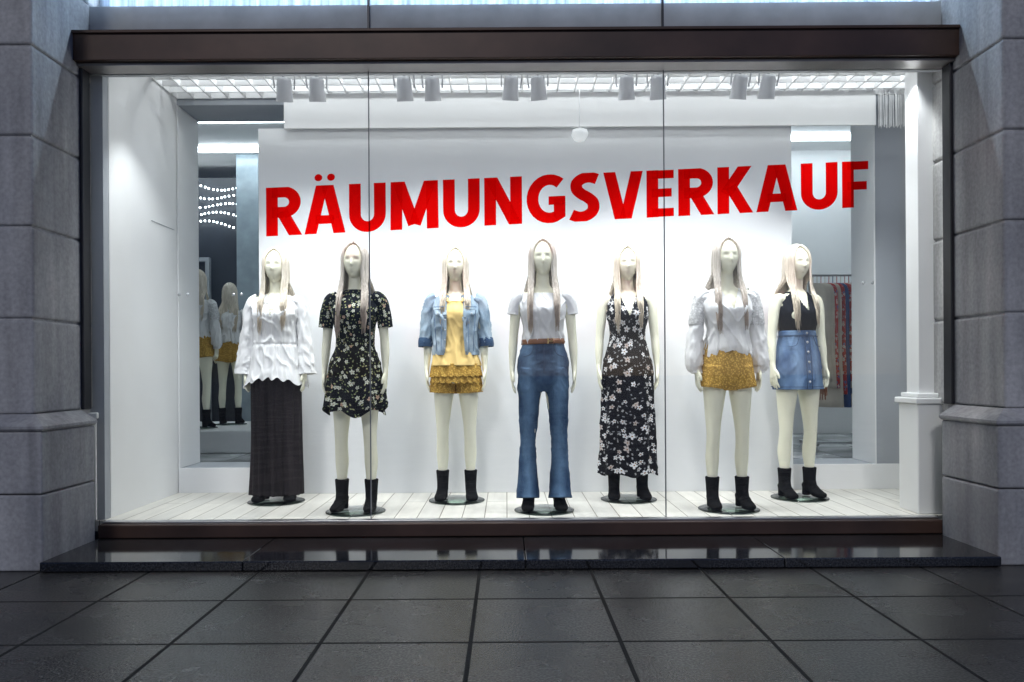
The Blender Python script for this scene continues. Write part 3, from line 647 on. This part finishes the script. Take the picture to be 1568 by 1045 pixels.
def outfit_denim_skirt(P):
    R=[(1.487,0,.008,.078,.062),(1.47,0,.007,.098,.070),(1.45,0,.004,.125,.080),(1.40,0,-.002,.150,.102),(1.34,0,-.020,.148,.128),(1.27,0,-.014,.136,.116),(1.19,0,0,.126,.098),(1.15,0,0,.128,.099)]
    vf=lambda z: max(0,(z-1.335))*.36
    def cut(c): return (c.y<0 and abs(c.x)<vf(c.z)) or (c.z>1.38 and abs(c.x)>.135+(1.46-c.z)*.08)
    garment('sleeveless_top',[loft(R,140,9,wr(5,.003,3,8),cut)],M_black,P)
    garment('denim_skirt',[loft([(1.20,0,0,.130,.103),(1.12,0,0,.142,.112),(1.03,0,0,.163,.128),(.95,0,0,.175,.134),(.86,0,0,.180,.138),(.785,0,0,.184,.141)],130,8,wr(6,.005,3,5))],M_dskirt,P,.005)
    garment('waist_band',[loft([(1.205,0,0,.134,.108),(1.165,0,0,.139,.112)],90,3)],M_dskirt,P,.004)
    garment('skirt_seams',[sweep([(s*.020,-.116,1.20,.002,.003),(s*.020,-.127,1.10,.002,.003),(s*.020,-.146,.98,.002,.003),(s*.020,-.155,.79,.002,.003)],6,4) for s in (-1,1)]
        +[sweep([(s*.055,-.113,1.16,.002,.003),(s*.080,-.114,1.10,.002,.003),(s*.125,-.088,1.09,.002,.003)],6,4) for s in (-1,1)]+[loft([(.806,0,0,.192,.149),(.802,0,0,.192,.149)],90,1)]+[loft([(1.166,0,0,.146,.119),(1.162,0,0,.146,.119)],90,1)],M_seam,P,0)
    garment('skirt_buttons',[ellip((0,y_-.004,z),(.009,.005,.009),12,8) for z,y_ in ((1.185,-.117),(1.12,-.123),(1.05,-.134),(.98,-.143),(.91,-.147),(.84,-.150))],M_steel,P,0)

P=base_mannequin(-1.675,BY,.03,0,1.012); outfit_tunic_skirt(P)
P=base_mannequin(-1.015,FY,-.05,1,.995); outfit_floral_dress(P)
P=base_mannequin(-.365,BY,.02,2,1.012); outfit_jacket(P)
P=base_mannequin(.25,FY,.0,1,1.003); outfit_jeans(P)
P=base_mannequin(.885,BY,-.03,0,1.012); outfit_maxi_floral(P)
P=base_mannequin(1.49,FY,.03,1,1.003); outfit_blouse_shorts(P)
P=base_mannequin(2.13,BY+.02,.22,0,1.012); outfit_denim_skirt(P)
v=[]
for k in range(26):
    x0=-.035+.07*k/25; v.append(sweep([(x0,-.01,.86,.003,.003),(x0*1.1+.004*math.sin(k*2),-.01,.74-.03*math.sin(k),.003,.002)],6,2))
v.append(sweep([(0,-.01,.97,.03,.02),(0,-.01,.93,.042,.025),(0,-.01,.86,.044,.022)],20,4)); v.append(sweep([(0,0,.96,.005,.005),(-.02,.01,1.17,.005,.005)],8,3))
G=empty('shoulder_bag',(2.13+.215,BY+.12,FZ)); garment('bag_body',v,M_belt,G,0)
P=base_mannequin(-3.56,10.2,pi+.1,0,1.0,.42); outfit_blouse_shorts(P)
P=base_mannequin(-3.72,9.55,pi-.1,2,1.05,.42); outfit_blouse_shorts(P)

# clothes rack
G=empty('clothes_rack',(4.02,9.2,FZ))
garment('rack_frame',[sweep([(-.5,0,2.03,.012,.012),(.5,0,2.03,.012,.012)],12,1)]+[sweep([(s*.5,0,.10,.012,.012),(s*.5,0,2.04,.012,.012)],12,1) for s in (-1,1)]+[tube_box(s*.5-.02,s*.5+.02,-.25,.25,.07,.10) for s in (-1,1)]+[tube_box(-.5,.5,-.02,.02,.075,.098)]+[ellip((s*.5,q,.035),(.02,.035,.035),12,8) for s in (-1,1) for q in (-.22,.22)],M_steel,G,0)
ms=[M_beige,M_beige,M_red,M_beige,M_red,M_navy,M_red,M_beige,M_red,M_red,M_red,M_navy]
for k in range(20):
    x=-.44+k*.046; zb_=random.choice((.65,.72,.8,.5))
    rr=random.uniform(-.3,-.1)
    v=loft([(1.94,0,0,.01,.03),(1.90,0,0,.025,.17),(1.7,0,0,.032,.20),(1.2,0,0,.035,.20),(zb_,0,0,.04,.22)],40,6,lambda th,z,t:(.007*math.sin(th*7+k),0))
    o=garment('hanging_garment',[v,sweep([(0,0,1.94,.003,.003),(0,0,2.04,.003,.003)],6,1)],ms[k%12],G,.002); o.location=(x,0,0); o.rotation_euler=(0,0,rr+.9)

# ------------------------------------------------------------------ lamps
M_lampw=mat('lamp_white',(.66,.66,.68),.35,var=.03)
M_lens=emis('lamp_lens',(.95,.98,1),3)
hv,hf,hu=join([sweep([(0,0,.075,.020,.020),(0,0,.072,.044,.044),(0,0,.03,.050,.050),(0,0,-.02,.052,.052),(0,0,-.085,.058,.058)],28,2,None,False),
   sweep([(0,0,.076,.022,.022),(0,0,.070,.002,.002)],28,1,None,False),
   sweep([(-.066,0,.0,.006,.010),(-.066,0,.10,.006,.010),(0,0,.115,.012,.012),(.066,0,.10,.006,.010),(.066,0,.0,.006,.010)],8,4)])
lo=mk('h',hv,hf,M_lampw); ME_lh=lo.data; bpy.data.objects.remove(lo)
hv,hf,hu=sweep([(0,0,-.050,.050,.050),(0,0,-.053,.049,.049)],24,1); lo=mk('h',hv,hf,M_lens); ME_ll=lo.data; bpy.data.objects.remove(lo)
hv,hf,hu=join([sweep([(0,0,.0,.010,.010),(0,0,.17,.010,.010)],12,1),tube_box(-.06,.06,-.02,.02,.12,.16)]); lo=mk('h',hv,hf,M_lampw,smooth=False); ME_st=lo.data; bpy.data.objects.remove(lo)
boxes('lighting_track',[(-2.3,3.0,5.44,5.47,3.215,3.235),(-2.5,3.2,5.11,5.14,3.215,3.235)],M_lampw,B,.002)
def lamp(x,y,z,tx,ty,tz,power,ang=70,name='track_spotlight'):
    E=empty(name,(x,y,z))
    d=Vector((tx-x,ty-y,tz-z)).normalized(); q=d.to_track_quat('-Z','Y').to_euler()
    inst('lamp_head',ME_lh,E,rot=q); inst('lens',ME_ll,E,rot=q)
    h=inst('stem',ME_st,E); h.location=(0,-.02,.09-.05); h.scale=(1,1,.6)
    l=bpy.data.lights.new('spot','SPOT'); l.energy=power; l.spot_size=math.radians(ang); l.spot_blend=.7; l.shadow_soft_size=.035; l.color=(.93,.98,1)
    o=bpy.data.objects.new('spot_light',l); o.rotation_euler=q; o.location=d*.10; link(o,E)
for px in (438,488,622,665,785,827,962,1010,1135,1178):
    x=(px-775)*5.45/1210
    lamp(x,5.45,3.045,x+random.uniform(-.15,.15),6.1,1.3,17,78)
for x in (-2.2,-1.675,-1.25,-.85,-.365,.05,.45,.885,1.3,1.75,2.2,2.6):
    lamp(x,5.125,3.12,x+random.uniform(-.1,.1),5.75,.9,40,84)
for yy in (5.35,5.9):
    G=empty('ceiling_fill_light',(.35,yy,3.395)); boxes('fill_tube',[(-2.8,2.8,-.02,.02,.0,.02)],M_lampw,G,.003)  # added fill tubes, unseen above the grid, to brighten the ceiling
    l=bpy.data.lights.new('fill_emitter','AREA'); l.shape='RECTANGLE'; l.size=5.6; l.size_y=.05; l.energy=16; l.color=(.93,.98,1)
    o=bpy.data.objects.new('fill_emitter',l); o.location=(0,0,-.003); link(o,G)
G=empty('pendant_lamp',(.57,6.0,2.88))
garment('shade',[sweep([(0,0,.05,.02,.02),(0,0,.035,.062,.04),(0,0,.0,.072,.05),(0,0,-.045,.04,.03)],6,1)],emis('pendant_glow',(.9,.97,1),.35),G,0)
garment('cord',[sweep([(0,0,.05,.004,.004),(0,0,.35,.004,.004)],6,1)],M_lampw,G,0)
l=bpy.data.lights.new('upper_fill','AREA'); l.shape='RECTANGLE'; l.size=5.4; l.size_y=.03; l.energy=50; l.color=(.62,.80,1)
G=empty('upper_window_fill_light',(0.07,5.10,3.85)); boxes('fill_tube',[(-2.7,2.7,-.02,.02,.005,.03)],M_lampw,G,.005)  # added unseen fill tube between glass and curtain, brightens the curtain
o=bpy.data.objects.new('fill_emitter',l); o.rotation_euler=(math.radians(10),0,0); link(o,G)

# ------------------------------------------------------------------ sticker (bold sans letters cut from vinyl)
W_=.225
def arc(cx,cy,rx,ry,a0,a1,n=18):
    return [(cx+rx*math.cos(math.radians(a0+(a1-a0)*i/n)),cy+ry*math.sin(math.radians(a0+(a1-a0)*i/n))) for i in range(n+1)]
h_=W_/2
GL={
'R':(.66,[[(h_,-.05),(h_,1.05)],[(h_,1-h_*.9),(.34,1-h_*.9)]+arc(.34,.69,.21,1-h_*.9-.69,90,-90)[1:]+[(h_,.69-(1-h_*.9-.69))],[(.30,.50),(.585,-.05)]]),
'A':(.75,[[(.085,-.06),(.335,1.06)],[(.665,-.06),(.415,1.06)],[(.20,.29),(.55,.29)]]),
'U':(.70,[[(h_,1.05),(h_,.36)]+arc(.35,.36,.35-h_,.36-h_*.9,180,360)[1:]+[(.70-h_,1.05)]]),
'M':(.92,[[(h_,-.05),(h_+.01,1.05)],[(.92-h_,-.05),(.92-h_-.01,1.05)],[(.14,1.06),(.45,.10)],[(.78,1.06),(.47,.10)]]),
'N':(.72,[[(h_,-.05),(h_,1.05)],[(.72-h_,-.05),(.72-h_,1.05)],[(.10,1.06),(.62,-.06)]]),
'G':(.74,[arc(.44,.5,.44-h_,.5-h_*.85,52,292)+[(.63,.13),(.63,.50)],[(.42,.46),(.74,.46)]]),
'S':(.57,[interp([(.52,.87),(.38,.915),(.24,.89),(.135,.80),(.135,.67),(.22,.57),(.34,.49),(.44,.38),(.44,.22),(.33,.115),(.18,.085),(.03,.14)],5)]),
'V':(.72,[[(.085,1.06),(.325,-.06)],[(.635,1.06),(.395,-.06)]]),
'E':(.52,[[(h_,-.05),(h_,1.05)],[(.1,1-h_*.85),(.52,1-h_*.85)],[(.1,.515),(.48,.515)],[(.1,h_*.85),(.52,h_*.85)]]),
'K':(.67,[[(h_,-.05),(h_,1.05)],[(.16,.42),(.56,1.06)],[(.25,.58),(.585,-.06)]]),
'F':(.50,[[(h_,-.05),(h_,1.05)],[(.1,1-h_*.85),(.50,1-h_*.85)],[(.1,.47),(.47,.47)]]),
}
def clip(poly,lo,hi):
    def half(p,f,val,sgn):
        out=[]
        for i in range(len(p)):
            a=p[i];b=p[(i+1)%len(p)]; ina=sgn*(a[1]-val)>=0; inb=sgn*(b[1]-val)>=0
            if ina: out.append(a)
            if ina!=inb:
                t=(val-a[1])/(b[1]-a[1]); out.append((a[0]+(b[0]-a[0])*t,val))
        return out
    p=half(poly,0,lo,1)
    return half(p,0,hi,-1) if p else p
VV=[];FF=[];cur=0
word='R\u00c4UMUNGSVERKAUF'
tot=sum(GL['A' if c=='\u00c4' else c][0] for c in word)+.085*(len(word)-1)
Wd=3.83; sx=Wd/tot
def addpoly(p,ly,ox):
    k=len(VV)
    for (a,b) in p:
        X=(ox+a)*sx; u=X/Wd; Hh=.300*(1.03-.05*u)
        VV.append((X,-ly*.0003,b*Hh+u*.165))
    if len(p)>=3: FF.append(tuple(range(k,k+len(p))))
for c in word:
    w_,strokes=GL['A' if c=='\u00c4' else c]
    for si,st in enumerate(strokes):
        L2=[];R2=[]
        n=len(st); ww=W_*(.80 if (abs(st[0][1]-st[-1][1])<.01 and n==2) else 1)
        for i in range(n):
            a=st[max(i-1,0)];b=st[min(i+1,n-1)]
            dx,dy=b[0]-a[0],b[1]-a[1]; l_=math.hypot(dx,dy) or 1; nx,ny=-dy/l_,dx/l_
            L2.append((st[i][0]+nx*ww/2,st[i][1]+ny*ww/2)); R2.append((st[i][0]-nx*ww/2,st[i][1]-ny*ww/2))
        for i in range(n-1):
            q=clip([L2[i],L2[i+1],R2[i+1],R2[i]],-.012 if c in 'UGS' else 0,1.012 if c in 'GS' else 1)
            if len(q)>=3: addpoly(q,si,cur)
    if c=='\u00c4':
        for dx in (.255,.495): addpoly([(dx+.075*math.cos(t*pi/10),1.16+.075*math.sin(t*pi/10)) for t in range(20)],0,cur)
    cur+=w_+.085
mr=bpy.data.materials.new('red_vinyl'); mr.use_nodes=True; nt=mr.node_tree; b=nt.nodes['Principled BSDF']
b.inputs['Base Color'].default_value=(.95,.002,.002,1); b.inputs['Roughness'].default_value=.5; b.inputs['Specular IOR Level'].default_value=.1
nz=nt.nodes.new('ShaderNodeTexNoise'); nz.inputs['Scale'].default_value=2; rp=nt.nodes.new('ShaderNodeValToRGB')
rp.color_ramp.elements[0].color=(.97,.001,.001,1); rp.color_ramp.elements[1].color=(1,.003,.003,1)
g_=nt.nodes.new('ShaderNodeTexCoord'); nt.links.new(g_.outputs['Object'],nz.inputs['Vector']); nt.links.new(nz.outputs['Fac'],rp.inputs[0])
tp=nt.nodes.new('ShaderNodeBsdfTransparent'); nt.links.new(rp.outputs[0],tp.inputs[0])
mxs=nt.nodes.new('ShaderNodeMixShader'); mxs.inputs[0].default_value=.90
nt.links.new(b.outputs[0],mxs.inputs[1]); nt.links.new(tp.outputs[0],mxs.inputs[2]); nt.links.new(mxs.outputs[0],nt.nodes['Material Output'].inputs[0])
o=mk('window_sticker',VV,FF,mr,smooth=False); o.location=(-1.52,GY-.006,1.955)

# ------------------------------------------------------------------ world, frontal fill, camera
w=bpy.data.worlds.new('World'); S.world=w; w.use_nodes=True; nt=w.node_tree
sk=nt.nodes.new('ShaderNodeTexSky'); sk.sky_type='NISHITA'; sk.sun_disc=False; sk.sun_elevation=math.radians(7); sk.sun_rotation=math.radians(165); sk.ozone_density=5
tn=nt.nodes.new('ShaderNodeMix'); tn.data_type='RGBA'; tn.blend_type='MULTIPLY'; tn.inputs['Factor'].default_value=1; tn.inputs['B'].default_value=(.72,.86,1.35,1)
nt.links.new(sk.outputs[0],tn.inputs['A'])
bg=nt.nodes['Background']; nt.links.new(tn.outputs['Result'],bg.inputs[0]); bg.inputs[1].default_value=.06
sl=bpy.data.lights.new('street_lamp_fill','SUN'); sl.energy=.75; sl.angle=math.radians(9); sl.color=(1,.98,.95)  # sun lamp standing in for street lamps, added to light mannequin fronts
so=bpy.data.objects.new('street_lamp_fill',sl); so.rotation_euler=(math.radians(57),0,math.radians(-12)); link(so)
cam=bpy.data.cameras.new('camera'); cam.sensor_width=36; cam.lens=36*1210/1568; cam.shift_x=9/1568; cam.shift_y=46/1568; cam.clip_end=1000; cam.clip_start=.05
co=bpy.data.objects.new('camera',cam); co.location=(0,0,1.09); co.rotation_euler=(math.radians(90),math.radians(.35),0); link(co); S.camera=co
S.view_settings.view_transform='Standard'; S.view_settings.look='None'; S.view_settings.exposure=0
